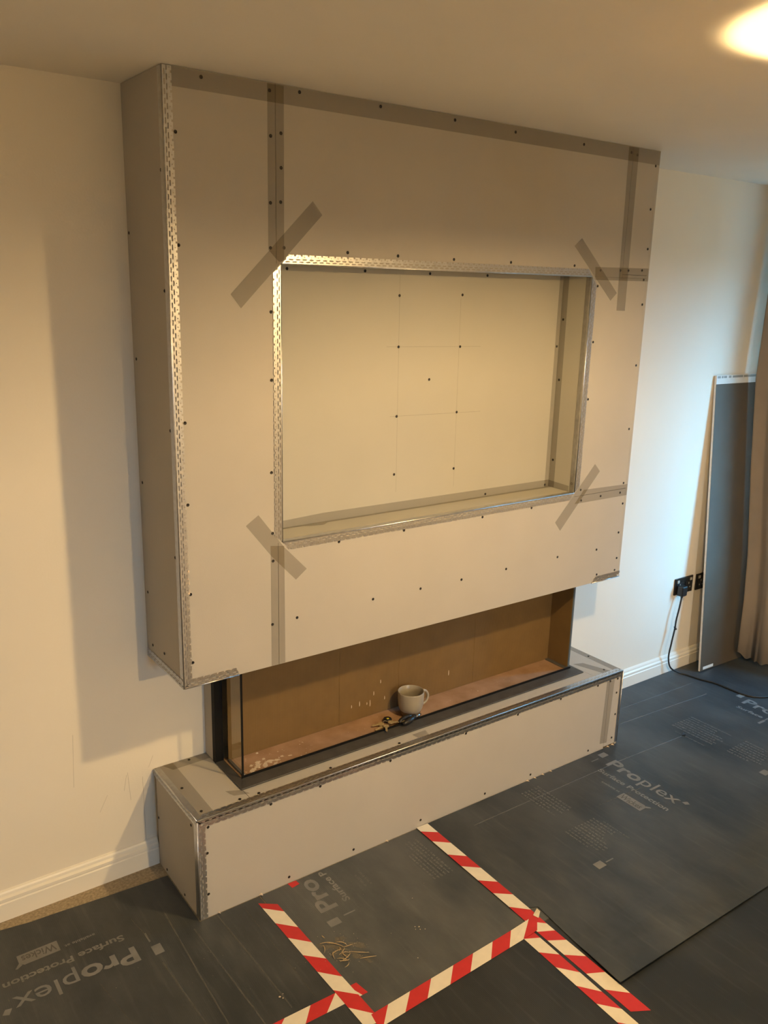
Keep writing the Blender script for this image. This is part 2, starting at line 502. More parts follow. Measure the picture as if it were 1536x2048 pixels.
# front panels
MB().slab([(T, YF, ZB), (SX - g, YF, ZB), (SX - g, YF, RZ0), (RX0, YF, RZ0), (RX0, YF, RZ1), (SX - g, YF, RZ1), (SX - g, YF, CEIL - .001), (T, YF, CEIL - .001)], (0, 1, 0), T).build('plasterboard_panel', M_board, mw)
pnl(SX + g, SR - g, RZ1, CEIL - .001)
pnl(SR + g, W - T, RZ1 + 0.012, CEIL - .001)
pnl(SR + g, W - T, RZ1 - 0.0, RZ1 + 0.010)
pnl(RX1, W - T, RZ0 - 0.014, RZ1 - g)
MB().slab([(SX + g, YF, ZB), (W - T, YF, ZB), (W - T, YF, RZ0 - 0.016), (RX1, YF, RZ0 - 0.016), (RX1, YF, RZ0), (SX + g, YF, RZ0)], (0, 1, 0), T).build('plasterboard_panel', M_board, mw)
# sides and underside
MB().box(0, T - .0004, YF, -0.0005, ZB + T, CEIL - .001).build('side_panel', M_board, mw)
MB().box(W - T + .0008, W, YF + .0004, -0.0005, ZB + T, CEIL - .001).build('side_panel', M_board, mw)
MB().box(0, W, YF + T + .0002, -0.0005, ZB, ZB + T - .0004).build('underside_panel', M_board, mw)
# recess linings
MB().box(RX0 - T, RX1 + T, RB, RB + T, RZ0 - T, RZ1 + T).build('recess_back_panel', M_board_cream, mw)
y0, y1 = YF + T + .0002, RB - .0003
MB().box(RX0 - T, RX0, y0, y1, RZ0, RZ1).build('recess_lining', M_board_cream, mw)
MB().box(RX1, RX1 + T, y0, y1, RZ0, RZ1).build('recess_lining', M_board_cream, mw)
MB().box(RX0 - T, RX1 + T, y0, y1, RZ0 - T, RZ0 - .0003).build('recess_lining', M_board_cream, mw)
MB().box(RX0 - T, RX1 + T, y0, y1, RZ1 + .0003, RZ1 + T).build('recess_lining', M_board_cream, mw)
# corner beads
bead(mw, 'corner_bead', (0, YF, ZB), (0, YF, CEIL - .003), [((1, 0, 0), (0, -1, 0)), ((0, 1, 0), (-1, 0, 0))], m0=.025, perforated=(True, False))
bead(mw, 'corner_bead', (0, YF, ZB), (0, -0.003, ZB), [((0, 0, 1), (-1, 0, 0)), ((1, 0, 0), (0, 0, -1))], perforated=(True, False))
bead(mw, 'corner_bead', (0.001, YF, ZB), (0.176, YF, ZB), [((0, 0, 1), (0, -1, 0)), ((0, 1, 0), (0, 0, -1))], m0=.025, m1=0.012, perforated=(True, False))
bead(mw, 'corner_bead', (1.743, YF, ZB), (W, YF, ZB), [((0, 0, 1), (0, -1, 0)), ((0, 1, 0), (0, 0, -1))], m0=0.02, perforated=(True, False))
mm = 0.022
bead(mw, 'recess_bead', (RX0 + .003, YF, RZ1), (RX1 - .003, YF, RZ1), [((0, 0, 1), (0, -1, 0)), ((0, 1, 0), (0, 0, -1))], m0=mm, m1=mm, perforated=(True, False))
bead(mw, 'recess_bead', (RX0 + .003, YF, RZ0), (RX1 - .003, YF, RZ0), [((0, 0, -1), (0, -1, 0)), ((0, 1, 0), (0, 0, 1))], m0=mm, m1=mm, perforated=(True, False))
bead(mw, 'recess_bead', (RX0, YF, RZ0 + .003), (RX0, YF, RZ1 - .003), [((-1, 0, 0), (0, -1, 0)), ((0, 1, 0), (1, 0, 0))], m0=mm, m1=mm, perforated=(True, False))
bead(mw, 'recess_bead', (RX1, YF, RZ0 + .003), (RX1, YF, RZ1 - .003), [((1, 0, 0), (0, -1, 0)), ((0, 1, 0), (-1, 0, 0))], m0=mm, m1=mm, perforated=(True, False))
# scrim tapes on the front (layered 0.3 mm apart)
def ft(pts, lift): return tape(mw, [(x, YF, z) for x, z in pts], (0, -1, 0), lift)
ft([(0.024, CEIL - .002), (W - .001, CEIL - .002), (W - .001, CEIL - .050), (0.024, CEIL - .047)], 0.0003)
ft([(0.287, CEIL - .004), (0.336, CEIL - .004), (0.335, 1.952), (0.318, 1.952), (0.286, 1.982)], 0.0007)
ft([(0.285, 1.140), (0.331, 1.133), (0.333, ZB + .001), (0.285, ZB + .001)], 0.0003)
ft([(0.426, 2.117), (0.457, 2.082), (0.201, 1.826), (0.171, 1.863)], 0.0011)
ft([(1.526, 2.075), (1.491, 2.047), (1.705, 1.863), (1.737, 1.891)], 0.0011)
ft([(0.246, 1.240), (0.205, 1.213), (0.290, 1.105), (0.371, 1.019), (0.409, 1.048), (0.330, 1.130)], 0.0007)
ft([(1.701, 1.249), (1.733, 1.217), (1.533, 1.004), (1.502, 1.041)], 0.0007)
ft([(1.733, CEIL - .004), (1.788, CEIL - .004), (1.792, 1.827), (1.744, 1.828)], 0.0007)
ft([(1.609, 1.980), (1.908, 1.984), (1.911, 1.937), (1.613, 1.935)], 0.0003)
ft([(1.650, 1.152), (W - .003, 1.146), (W - .003, 1.100), (1.603, 1.101)], 0.0003)
# tapes inside the recess
tape(mw, [(RX0 + .004, RB, RZ0 + .020), (0.55, RB, RZ0 + .030), (RX1, RB, RZ0 + .027), (RX1, RB, RZ0), (RX0 + .004, RB, RZ0)], (0, -1, 0), 0.0003)
tape(mw, [(RX0 + .004, RB, RZ0), (RX1, RB, RZ0), (RX1, RB - .016, RZ0), (RX0 + .004, RB - .014, RZ0)], (0, 0, 1), 0.0003)
tape(mw, [(0.47, RB - .015, RZ0), (0.56, RB - .016, RZ0), (0.535, RB - .034, RZ0), (0.49, RB - .026, RZ0)], (0, 0, 1), 0.0006)
tape(mw, [(RX1, RB, RZ0 + .001), (RX1, RB - .030, RZ0 + .001), (RX1, RB - .028, RZ1), (RX1, RB, RZ1)], (-1, 0, 0), 0.0003)
tape(mw, [(RX1 - .022, RB, RZ0), (RX1, RB, RZ0), (RX1, RB, RZ1), (RX1 - .020, RB, RZ1)], (0, -1, 0), 0.0006)
tape(mw, [(RX1, RB, RZ0), (RX1, YF + .03, RZ0), (RX1, YF + .03, RZ0 + .022), (RX1, RB, RZ0 + .026)], (-1, 0, 0), 0.0006)
tape(mw, [(RX1, YF + .006, RZ0), (RX1, YF + .026, RZ0), (RX1, YF + .026, RZ1), (RX1, YF + .006, RZ1)], (-1, 0, 0), 0.0009)
# pencil setting-out lines on the recess back
mb = MB()
def pen(x0, z0, x1, z1, w=0.0006):
    dx, dz = x1 - x0, z1 - z0; l = math.hypot(dx, dz); nx, nz = -dz / l * w, dx / l * w
    yy = RB - .0003
    mb.quad((x0 - nx, yy, z0 - nz), (x1 - nx, yy, z1 - nz), (x1 + nx, yy, z1 + nz), (x0 + nx, yy, z0 + nz))
pen(0.837, 1.93, 0.845, 1.21); pen(1.099, 1.86, 1.104, 1.20); pen(0.79, 1.703, 1.20, 1.697); pen(0.81, 1.473, 1.215, 1.466)
o = mb.build('pencil_line', M_pencil, mw)
# screws
for x, z in [(0.103, 2.384), (0.031, 2.250), (0.029, 1.982), (0.030, 1.525), (0.030, 1.298), (0.029, 1.037), (0.029, 0.828), (0.294, 2.380), (0.296, 2.270), (0.294, 2.103), (0.293, 1.987), (0.293, 1.817), (0.293, 1.629), (0.290, 1.362), (0.292, 1.178), (0.293, 1.092), (0.289, 0.890), (0.384, 2.388), (0.327, 2.280), (0.327, 2.194), (0.325, 2.107), (0.335, 1.989), (0.375, 0.894), (0.662, 0.898), (0.860, 0.897), (1.044, 0.896), (1.260, 0.898), (1.531, 0.899), (1.756, 0.893), (0.526, 1.116), (0.781, 1.116), (1.128, 1.114), (1.370, 1.116), (0.544, 1.985), (0.725, 1.983), (0.945, 1.981), (1.192, 1.981), (1.499, 1.981), (0.649, 2.387), (0.925, 2.385), (1.178, 2.380), (1.499, 2.378), (1.748, 2.378), (1.782, 2.373), (1.890, 2.346), (1.885, 2.195), (1.891, 2.054), (1.891, 1.851), (1.890, 1.621), (1.885, 1.372), (1.884, 1.153), (1.891, 1.067), (1.883, 0.946), (1.881, 0.785), (1.771, 0.785), (1.887, 0.836), (1.747, 1.972), (1.792, 1.973), (1.870, 1.976), (1.885, 1.942), (1.637, 1.969), (1.629, 1.914), (1.630, 1.714), (1.629, 1.503), (1.631, 1.154), (1.639, 1.111), (1.751, 1.115), (1.868, 1.115)]:
    screw(mw, (x, YF - .0003, z), '-y')
for y, z in [(-0.013, 2.019), (-0.024, 1.675), (-0.025, 1.313), (-0.027, 0.969), (-0.262, 2.161), (-0.256, 1.868), (-0.258, 1.502), (-0.258, 1.143), (-0.049, 0.802), (-0.143, 0.809)]:
    screw(mw, (-.0003, y, z), '-x')
for x, z in [(0.837, 1.866), (1.105, 1.872), (0.839, 1.702), (1.105, 1.698), (0.973, 1.590), (0.839, 1.472), (1.103, 1.470), (0.835, 1.273), (1.101, 1.267), (0.421, 1.937), (0.700, 1.939), (0.960, 1.938), (1.215, 1.939), (1.262, 1.153), (1.577, 1.153), (1.586, 1.69)]:
    screw(mw, (x, RB - .0003, z), '-y')
for y, z in [(-0.163, 1.790), (-0.165, 1.565), (-0.165, 1.254), (-0.270, 1.179)]:
    screw(mw, (RX1 - .0003, y, z), '-x')
# torn paper beside the left bead
mb = MB()
for cx, cz, r in ((0.0225, 1.074, .007), (0.024, 1.045, .005), (0.025, 1.105, .003)):
    pts = [(cx + r * (.6 + .6 * random.random()) * math.cos(a), YF, cz + 2.2 * r * (.5 + .6 * random.random()) * math.sin(a)) for a in [i * math.pi / 4 for i in range(8)]]
    mb.slab([Vector(p) + Vector((0, -.0012, 0)) for p in pts], (0, -1, 0), .0006)
mb.build('torn_paper', M_paper, mw)

# ================================================================== hearth box
he = empty('hearth_box', (HX1 / 2, 0, 0), 'long low plasterboard hearth box standing on the floor below the fireplace', 'hearth')
HY = -HD
SHR = 1.846
MB().box(T, SHR - g, HY, HY + T, 0.001, HZ - .0004).build('front_panel', M_board, he)
MB().box(SHR + g, HX1 - T, HY, HY + T, 0.010, HZ - .0004).build('front_panel', M_board, he)
MB().box(0, T - .0004, HY, -0.019, 0.001, HZ - .0004).build('side_panel', M_board, he)
MB().box(HX1 - T + .0004, HX1, HY, -0.019, 0.001, HZ - .0004).build('side_panel', M_board, he)
MB().box(0.0, 0.186, HY, -0.0005, HZ - T, HZ).build('top_panel', M_board, he)
MB().box(0.1875, 1.775, HY, -0.0005, HZ - T, HZ).build('top_panel', M_board, he)
MB().box(1.7765, HX1, HY, -0.0005, HZ - T, HZ).build('top_panel', M_board, he)
bead(he, 'corner_bead', (0.002, HY, HZ), (HX1 - .002, HY, HZ), [((0, 0, -1), (0, -1, 0)), ((0, 1, 0), (0, 0, 1))], m0=.025, m1=.013)
bead(he, 'corner_bead', (0, HY, 0.004), (0, HY, HZ - .003), [((1, 0, 0), (0, -1, 0)), ((0, 1, 0), (-1, 0, 0))], m1=.025, perforated=(True, False))
bead(he, 'corner_bead', (0, HY + .003, HZ), (0, -0.005, HZ), [((0, 0, -1), (-1, 0, 0)), ((1, 0, 0), (0, 0, 1))], perforated=(True, False), width=0.02)
bead(he, 'corner_bead', (HX1, HY, 0.012), (HX1, HY, HZ - .003), [((-1, 0, 0), (0, -1, 0)), ((0, 1, 0), (1, 0, 0))], perforated=(False, False), width=0.013)
def ht(pts, lift): return tape(he, [(x, y, HZ) for x, y in pts], (0, 0, 1), lift)
ht([(0.002, -.001), (0.066, -.001), (0.063, HY + .012), (0.002, HY + .008)], 0.0011)
ht([(0.03, -.001), (0.182, -.001), (0.182, -.040), (0.05, -.043)], 0.0014)
ht([(0.138, -.247), (0.182, -.268), (0.198, -.300), (0.150, -.284)], 0.0005)
ht([(0.845, -.290), (0.905, -.290), (0.898, -.322), (0.850, -.328)], 0.0016)
ht([(1.895, -.001), (HX1 - .002, -.001), (HX1 - .002, HY + .006), (1.893, HY + .006)], 0.0005)
ht([(1.790, -.190), (1.835, -.205), (1.880, HY + .01), (1.835, HY + .01)], 0.0009)
tape(he, [(1.829, HY, 0.318), (1.877, HY, 0.318), (1.864, HY, 0.026), (1.819, HY, 0.033)], (0, -1, 0), 0.0005)
for x, z in [(0.034, 0.316), (0.029, 0.228), (0.029, 0.084), (0.246, 0.317), (0.427, 0.317), (0.709, 0.317), (0.310, 0.024), (0.562, 0.025), (0.853, 0.030), (1.051, 0.317), (1.314, 0.317), (1.551, 0.317), (1.772, 0.316), (1.850, 0.316), (1.897, 0.316), (1.898, 0.251), (1.903, 0.149), (1.895, 0.040), (1.165, 0.027), (1.409, 0.026), (1.748, 0.024)]:
    screw(he, (x, HY - .0003, z), '-y')
for y, z in [(-0.028, 0.180), (-0.300, 0.309), (-0.083, 0.016), (-0.229, 0.016)]:
    screw(he, (-.0003, y, z), '-x')
for x, y in [(0.118, -0.013), (0.032, -0.158), (0.032, -0.305), (0.157, -0.312), (0.221, -0.315), (0.486, -0.315), (0.772, -0.312), (1.86, -0.30), (1.91, -0.17)]:
    screw(he, (x, y, HZ + .0016), '+z')
# crumbs of plaster along the bottom edge
mb = MB()
for x in (0.205, 0.06, 1.475, 1.43, 1.52, 1.87, 1.90, 1.39, 0.70):
    r = random.uniform(.003, .007)
    mb.add([(x - r, HY - .001, .006), (x + r, HY - .001, .006), (x + r * .6, HY - .012, .006), (x, HY - .004, .006 + r)], [(0, 1, 2), (0, 1, 3), (1, 2, 3), (0, 2, 3)])
o = mb.build('plaster_crumb', M_paper, he); o['kind'] = 'stuff'

# ================================================================== fireplace
fp = empty('fireplace', (0.97, -0.15, HZ), 'three-sided fireplace box lined with brown cardboard in a black frame between hearth and media wall', 'fireplace')
FX0, FX1 = 0.182, 1.763           # outer frame
GX0, GX1, GY = 0.211, 1.744, -0.218   # glass line
FYF, FYB = -0.273, -0.084
zt = HZ + 0.006
def fr(poly):
    return bevel(MB().prism(poly, HZ + .0008, zt).build('frame_bar', M_frame, fp), .001, 1)
fr([(FX0, FYF), (FX1, FYF), (GX1, GY), (GX0, GY)])
fr([(FX0, FYF), (GX0 - .0006, GY), (GX0 - .0006, FYB), (FX0, FYB)])
fr([(FX1, FYF), (FX1, FYB), (GX1 + .0006, FYB), (GX1 + .0006, GY)])
MB().box(GX0 + .001, GX1 - .001, GY + .0008, GY + .0062, HZ + .0008, HZ + .011).build('glass_groove', M_black, fp)
MB().box(FX0, GX0, FYB + .0005, FYB + .022, HZ + .0008, ZB - .0005).build('frame_post', M_black, fp)
MB().box(GX1, FX1, FYB + .0005, FYB + .022, HZ + .0008, ZB - .0005).build('frame_post', M_black, fp)
# plasterboard cheeks back to the wall
MB().box(FX0 + .002, FX0 + .0145, FYB + .023, -.0006, HZ + .0016, ZB - .0005).build('cheek_panel', M_board, fp)
MB().box(FX1 - .0145, FX1 - .002, FYB + .023, -.0006, HZ + .0016, ZB - .0005).build('cheek_panel', M_board, fp)
# base and cardboard
MB().box(GX0 + .001, GX1 - .001, GY + .007, -.0725, HZ + .0008, HZ + .0045).build('base_panel', M_cardbase, fp)
mb = MB(); mb.smooth = False
n = 470; xs = [GX0 + .012 + (GX1 - .006 - GX0 - .012) * i / n for i in range(n + 1)]
vs, fs = [], []
YC = -0.0955
for i, x in enumerate(xs):
    y = YC + (0.00015 if i % 2 else -0.00015)
    vs += [(x, y, HZ + .005), (x, y, ZB - .001)]
for i in range(n): fs.append((2 * i, 2 * i + 2, 2 * i + 3, 2 * i + 1))
mb.add(vs, fs)
mb.box(xs[0], xs[-1], YC + .0005, YC + .004, HZ + .005, ZB - .001)
cb = mb.build('cardboard_back', M_card, fp, recalc=False)
# fold lines in the cardboard (shallow vertical creases)
mb = MB()
for x in (0.66, 0.925, 1.30):
    mb = MB(); mb.box(x - .0006, x + .0006, YC - .0009, YC - .0003, HZ + .006, ZB - .002)
    mb.build('cardboard_crease', M_card, fp)
MB().box(GX1 - .0135, GX1 - .0105, GY + .010, YC - .001, HZ + .0105, ZB - .001).build('cardboard_side', M_card, fp)
MB().box(GX0 + .0006, GX0 + .0066, GY + .002, FYB - .001, HZ + .004, ZB - .001).build('glass_pane', M_glass, fp)
MB().box(GX1 - .0085, GX1 - .0025, GY + .007, FYB - .001, HZ + .0105, ZB - .001).build('glass_pane', M_glass, fp)
MB().box(GX0 + .0002, GX0 + .0070, GY - .0004, GY + .0018, HZ + .007, ZB - .001).build('pane_edge', M_black, fp)['label'] = 'dark front edge of the left glass pane'
MB().box(GX1 - .0115, GX1 - .0025, GY + .0066, GY + .0092, HZ + .0115, ZB - .001).build('pane_edge', mat('blue_grey_edge', (.10, .13, .16), .3), fp)
bevel(MB().box(GX1 - .030, GX1 - .002, GY + .0068, YC - .002, HZ + .0050, HZ + .0100).build('glass_channel', M_channel, fp), .001, 1)
bevel(MB().box(GX0 + .008, GX0 + .017, GY + .0068, YC - .002, HZ + .0050, HZ + .0115).build('glass_channel', M_channel, fp), .001, 1)
# plaster crumbs and smears
mb = MB()
def crumb(x, y, z, r, flat=.4):
    a0 = random.random() * 6
    pts = [(x + r * (.5 + .5 * random.random()) * math.cos(a0 + a), y + r * (.5 + .5 * random.random()) * math.sin(a0 + a), z) for a in (0, 1.26, 2.5, 3.8, 5.0)]
    mb.add(pts + [(x, y, z + r * flat)], [(0, 1, 5), (1, 2, 5), (2, 3, 5), (3, 4, 5), (4, 0, 5)])
zc = HZ + .0046
for x, y, r in [(1.269, -.163, .004), (0.323, -.105, .008), (0.335, -.182, .006), (0.287, -.187, .008), (0.245, -.205, .006), (0.371, -.172, .005), (0.442, -.200, .004), (0.30, -.15, .004)]:
    crumb(x, y, zc, r, .5)
def smear(x, y, r, st, ang):
    pts = []
    for i in range(12):
        a = i * math.pi / 6; q = r * random.uniform(.45, 1.1)
        u, v = q * math.cos(a) * st, q * math.sin(a)
        pts.append((x + u * math.cos(ang) - v * math.sin(ang), y + u * math.sin(ang) + v * math.cos(ang), zc))
    mb.add(pts + [(x, y, zc + .0007)], [(i, (i + 1) % 12, 12) for i in range(12)])
for x, y, r in [(.262, -.192, .012), (.285, -.180, .010), (.310, -.186, .011), (.335, -.172, .009), (.300, -.158, .009), (.272, -.165, .007), (.360, -.180, .008), (.385, -.168, .006), (.325, -.150, .006), (.255, -.205, .007), (.345, -.195, .006), (.410, -.178, .005)]:
    smear(x, y, r, random.uniform(1.2, 2.2), random.uniform(-.5, .9))
for k in range(34):
    t = random.random() ** 1.3
    crumb(0.235 + t * .28, -.20 + random.random() * .09, zc, random.uniform(.001, .0035), .15)
for k in range(40):
    crumb(random.uniform(.25, 1.7), random.uniform(-.205, -.11), zc, random.uniform(.0008, .002), .3)
o = mb.build('plaster_crumb', M_dust, fp); o['kind'] = 'stuff'
mb = MB()
for x, z, h in [(0.84, .471, .014), (1.17, .418, .022), (0.747, .403, .02), (0.794, .390, .026), (0.712, .405, .012), (0.78, .40, .01), (0.81, .43, .016), (0.86, .40, .014)]:
    mb.slab([(x - .0012, YC - .0012, z), (x + .0012, YC - .0012, z), (x + .0022, YC - .0012, z + h * .4), (x + .001, YC - .0012, z + h), (x - .001, YC - .0012, z + h * .9)], (0, -1, 0), .0004)
o = mb.build('plaster_splash', M_dust, fp); o['kind'] = 'stuff'

# ================================================================== mug
MX, MY, MZ = 0.929, -0.168, HZ + .0048
mug = empty('mug', (MX, MY, MZ), 'grey-cream stoneware mug with a dark unglazed base standing in the fireplace', 'mug')
mb = MB(); mb.smooth = True
mb.lathe((MX, MY, MZ), [(0.0395, .0215), (0.0445, .030), (0.0475, .045), (0.0490, .065), (0.0495, .090), (0.0490, .0945), (0.0475, .0955), (0.0460, .0940), (0.0460, .065), (0.0440, .040), (0.0400, .022), (0.0300, .013), (0.0001, .011)], 48)
mb.build('body', M_mug, mug)
mb = MB(); mb.smooth = True
mb.lathe((MX, MY, MZ), [(0.0001, .0005), (0.0340, .0005), (0.0365, .003), (0.0385, .014), (0.0397, .0216)], 48)
mb.build('base', M_mugbase, mug)
mb = MB(); mb.smooth = True
hd = Vector((0.97, -0.10, 0)).normalized()
path = []
for i in range(15):
    a = math.radians(80 - i * 160 / 14)
    path.append(Vector((MX, MY, MZ + .058)) + hd * (0.0455 + .030 * math.cos(a)) + Vector((0, 0, .029 * math.sin(a))))
mb.tube(path, [.0052] + [.0047] * 13 + [.0052], 12)
mb.build('handle', M_mug, mug)

# ================================================================== pliers and keys by the mug
PX, PY, PZ = 0.903, -0.212, HZ + .0118
pli = empty('pliers', (PX, PY, PZ), 'small pliers with black handles and bright steel jaws in front of the mug', 'pliers')
ax = Vector((0.97, 0.22, 0)).normalized(); sd = Vector((-ax.y, ax.x, 0))
def P(a, s, z=0.0): return Vector((PX, PY, PZ + .006 + z)) + ax * a + sd * s
for sg in (1, -1):
    mb = MB(); mb.smooth = True
    mb.tube([P(.010, .005 * sg), P(.018, .0072 * sg), P(.030, .0072 * sg), P(.043, .0066 * sg)], [.0055, .0046, .0042, .0034], 8)
    mb.build('jaw', M_chrome, pli)
    mb = MB(); mb.smooth = True
    mb.tube([P(.006, .005 * sg, .002), P(-.010, .0105 * sg, .003), P(-.030, .0125 * sg, .003), P(-.050, .0115 * sg, .002), P(-.062, .009 * sg, .001)], [.0070, .0090, .0095, .0085, .0050], 10)
    mb.build('handle', M_blackplastic, pli)
mb = MB(); mb.smooth = True
c = P(.008, 0, -.006); mb.lathe(c, [(.0001, 0), (.011, 0), (.012, .003), (.012, .010), (.010, .0125), (.0001, .013)], 16)
mb.build('pivot', M_blackplastic, pli)

KX, KY, KZ = 0.800, -0.190, HZ + .0048
key = empty('bunch_of_keys', (KX, KY, KZ), 'bunch of worn brass keys with a round black fob left of the mug', 'keys')
mb = MB(); mb.smooth = True
mb.tube([(KX + .012 * math.cos(a), KY + .012 * math.sin(a), KZ + .010 + .003 * math.sin(a)) for a in [i * math.pi / 8 for i in range(17)]], .0012, 6, cap=False)
mb.build('key_ring', M_chrome, key)
mb = MB(); mb.smooth = True
mb.lathe((KX + .024, KY + .022, KZ + .0005), [(.0001, 0), (.014, 0), (.016, .003), (.016, .010), (.013, .013), (.0001, .0135)], 20)
fob = mb.build('fob', M_blackplastic, key); fob['label'] = 'round black key fob'
mb = MB(); mb.smooth = True
mb.lathe((KX + .022, KY + .018, KZ + .0140), [(.0050, 0), (.0045, .001), (.0001, .0014)], 14)
mb.build('button', M_yellow, fob)['label'] = 'yellow dot on the fob'
def one_key(ang, z, L, tilt):
    d = Vector((math.cos(ang), math.sin(ang), 0)); s = Vector((-d.y, d.x, 0)); b = Vector((KX, KY, KZ + z)) + d * .010
    mb = MB()
    th = .0022
    up = Vector((0, 0, th)) + s * 0
    ring = [b + d * (.009 + .011 * math.cos(a)) + s * (.011 * math.sin(a)) for a in [i * math.pi / 5 for i in range(10)]]
    mb.slab([p + Vector((0, 0, tilt * (p - b).dot(d))) for p in ring], (0, 0, 1), th)
    bl = [b + d * .017 + s * .004, b + d * L + s * .0035, b + d * (L + .004), b + d * L - s * .0028, b + d * (L - .006) - s * .0045, b + d * (L - .011) - s * .002, b + d * (L - .016) - s * .0045, b + d * .017 - s * .004]
    mb.slab([p + Vector((0, 0, tilt * (p - b).dot(d))) for p in bl], (0, 0, 1), th)
    mb.build('key', M_brass, key)
one_key(math.radians(195), .004, .044, -.02)
one_key(math.radians(238), .008, .046, .02)
one_key(math.radians(-28), .012, .062, .03)
one_key(math.radians(165), .010, .040, -.06)

# ================================================================== floor protection sheets
def sheet(name, polys, label, m=None):
    mb = MB()
    for poly, z0, z1 in polys: mb.prism(poly, z0, z1)
    o = mb.build(name, m or M_correx)
    return tag(o, label, 'floor sheet', 'dark grey corrugated floor protection sheets')
shD = sheet('protection_sheet', [([(-1.3, -0.050), (-0.512, -0.053), (-0.430, -0.066), (-0.353, -0.070), (-0.20, -0.082), (-0.004, -0.094), (-0.004, -0.350), (0.200, -0.350), (0.208, -0.85), (0.2165, -1.75), (-1.3, -1.75)], .0004, .0020)],
            'dark grey corrugated protection sheet left of the hearth, its print upside down')
shC = sheet('protection_sheet', [([(0.203, -0.350), (0.858, -0.350), (0.858, -0.800), (0.935, -0.800), (0.935, -0.939), (0.211, -0.939)], .0004, .0020)],
            'dusty dark grey protection sheet enclosed by hearth and red-white tape on three sides', M_correx_dusty)
shB = sheet('protection_sheet', [([(0.217, -0.941), (0.795, -0.941), (0.785, -1.75), (0.217, -1.75)], .0004, .0020)],
            'plain dark grey protection sheet in front of the horizontal tape at the bottom', M_correx_clean)
shE = sheet('protection_sheet', [([(0.798, -0.941), (2.3, -0.941), (2.3, -1.85), (0.784, -1.85)], .0004, .0020)],
            'dark grey protection sheet at bottom right, tucked under the loose corner of another', M_correx_clean)
za, zb_ = .0030, .0052
shA = sheet('protection_sheet', [
    ([(0.860, -0.350), (1.9305, -0.350), (1.9305, -0.020), (3.328, -0.020), (3.328, -1.05), (0.889, -1.05), (0.906, -0.885), (0.858, -0.86)], za, zb_),
    ([(0.889, -1.05), (3.328, -1.05), (3.328, -1.243), (1.62, -1.244), (0.871, -1.241), (0.883, -1.12)], [za, za, za, za + .003, za + .009, za + .004], [zb_, zb_, zb_, zb_ + .003, zb_ + .009, zb_ + .004])],
    'large dark grey protection sheet right of the hearth, with a loose corner over the tape')

# creases in the sheets
def crease(sh, pts, z, w=.0022, h=.0012):
    mb = MB()
    for (x0, y0), (x1, y1) in zip(pts[:-1], pts[1:]):
        dx, dy = x1 - x0, y1 - y0; l = math.hypot(dx, dy); nx, ny = -dy / l * w, dx / l * w
        mb.add([(x0 - nx, y0 - ny, z), (x0, y0, z + h), (x0 + nx, y0 + ny, z), (x1 - nx, y1 - ny, z), (x1, y1, z + h), (x1 + nx, y1 + ny, z)],
               [(0, 1, 4, 3), (1, 2, 5, 4), (0, 2, 1), (3, 4, 5)])
    return mb.build('crease', M_scuff, sh)
M_scuff = see_through(mat('scuffed_plastic', (0.24, 0.235, 0.22), 0.5, var=0.5, var_scale=40), 0.45)
crease(shD, [(-0.158, -.44), (-0.145, -.68), (-.141, -.79)], .0020)
crease(shD, [(-0.078, -.25), (-0.090, -.55), (-.097, -.79)], .0020)
crease(shD, [(-0.030, -.37), (-0.018, -.72), (-.016, -.80)], .0020)
crease(shD, [(0.052, -.352), (0.063, -.60), (.069, -.79)], .0020)
crease(shD, [(0.135, -.36), (0.140, -.62), (.14, -.79)], .0020, w=.0014)
crease(shD, [(-0.173, -.22), (-0.156, -.34)], .0020, w=.0014)
crease(shD, [(-0.33, -.42), (-0.30, -.62)], .0020, w=.0014)
crease(shA, [(1.02, -.452), (1.263, -.453), (1.838, -.455), (2.231, -.471)], zb_)
crease(shA, [(2.0, -.244), (2.35, -.262), (2.675, -.283)], zb_)
crease(shA, [(2.05, -.15), (2.72, -.17)], zb_, w=.0014)
crease(shA, [(1.5, -.62), (1.75, -.635)], zb_, w=.0012)

# printed lettering (flat print on the sheets)
def text_mesh(body, size, xscale=1.0, bold=0.0):
    cu = bpy.data.curves.new('lettering', 'FONT')
    cu.body = body; cu.size = size; cu.fill_mode = 'FRONT'; cu.offset = bold; cu.resolution_u = 3
    ob = bpy.data.objects.new('lettering', cu); COL.objects.link(ob)
    dg = bpy.context.evaluated_depsgraph_get()
    me = bpy.data.meshes.new_from_object(ob.evaluated_get(dg))
    vs = [(v.co.x * xscale, v.co.y) for v in me.vertices]; fs = [tuple(p.vertices) for p in me.polygons]
    bpy.data.objects.remove(ob); bpy.data.curves.remove(cu); bpy.data.meshes.remove(me)
    return vs, fs
def printed(sh, items, origin, deg, z, m=None, name='lettering', clip=None):
    """items: list of (verts2d, faces) in reading coordinates; origin = start of the baseline; deg = rotation about z"""
    a = math.radians(deg); ca, sa = math.cos(a), math.sin(a)
    mb = MB()
    for vs, fs in items:
        mb.add([(origin[0] + x * ca - y * sa, origin[1] + x * sa + y * ca, z + .0004) for x, y in vs], fs)
    return mb.build(name, m or M_print, sh, recalc=False)
def sh_item(it, dx, dy):
    return ([(x + dx, y + dy) for x, y in it[0]], it[1])
def fit_item(body, length, size, bold=0.0):
    vs, fs = text_mesh(body, size, 1.0, bold)
    x0 = min(v[0] for v in vs); x1 = max(v[0] for v in vs); k = length / (x1 - x0)
    return ([((x - x0) * k, y) for x, y in vs], fs)
def rect(x0, y0, x1, y1): return ([(x0, y0), (x1, y0), (x1, y1), (x0, y1)], [(0, 1, 2, 3)])
HEAD = [fit_item('Pro', .158, .088, .0022), sh_item(fit_item('plex', .172, .088, .0002), .166, 0)]
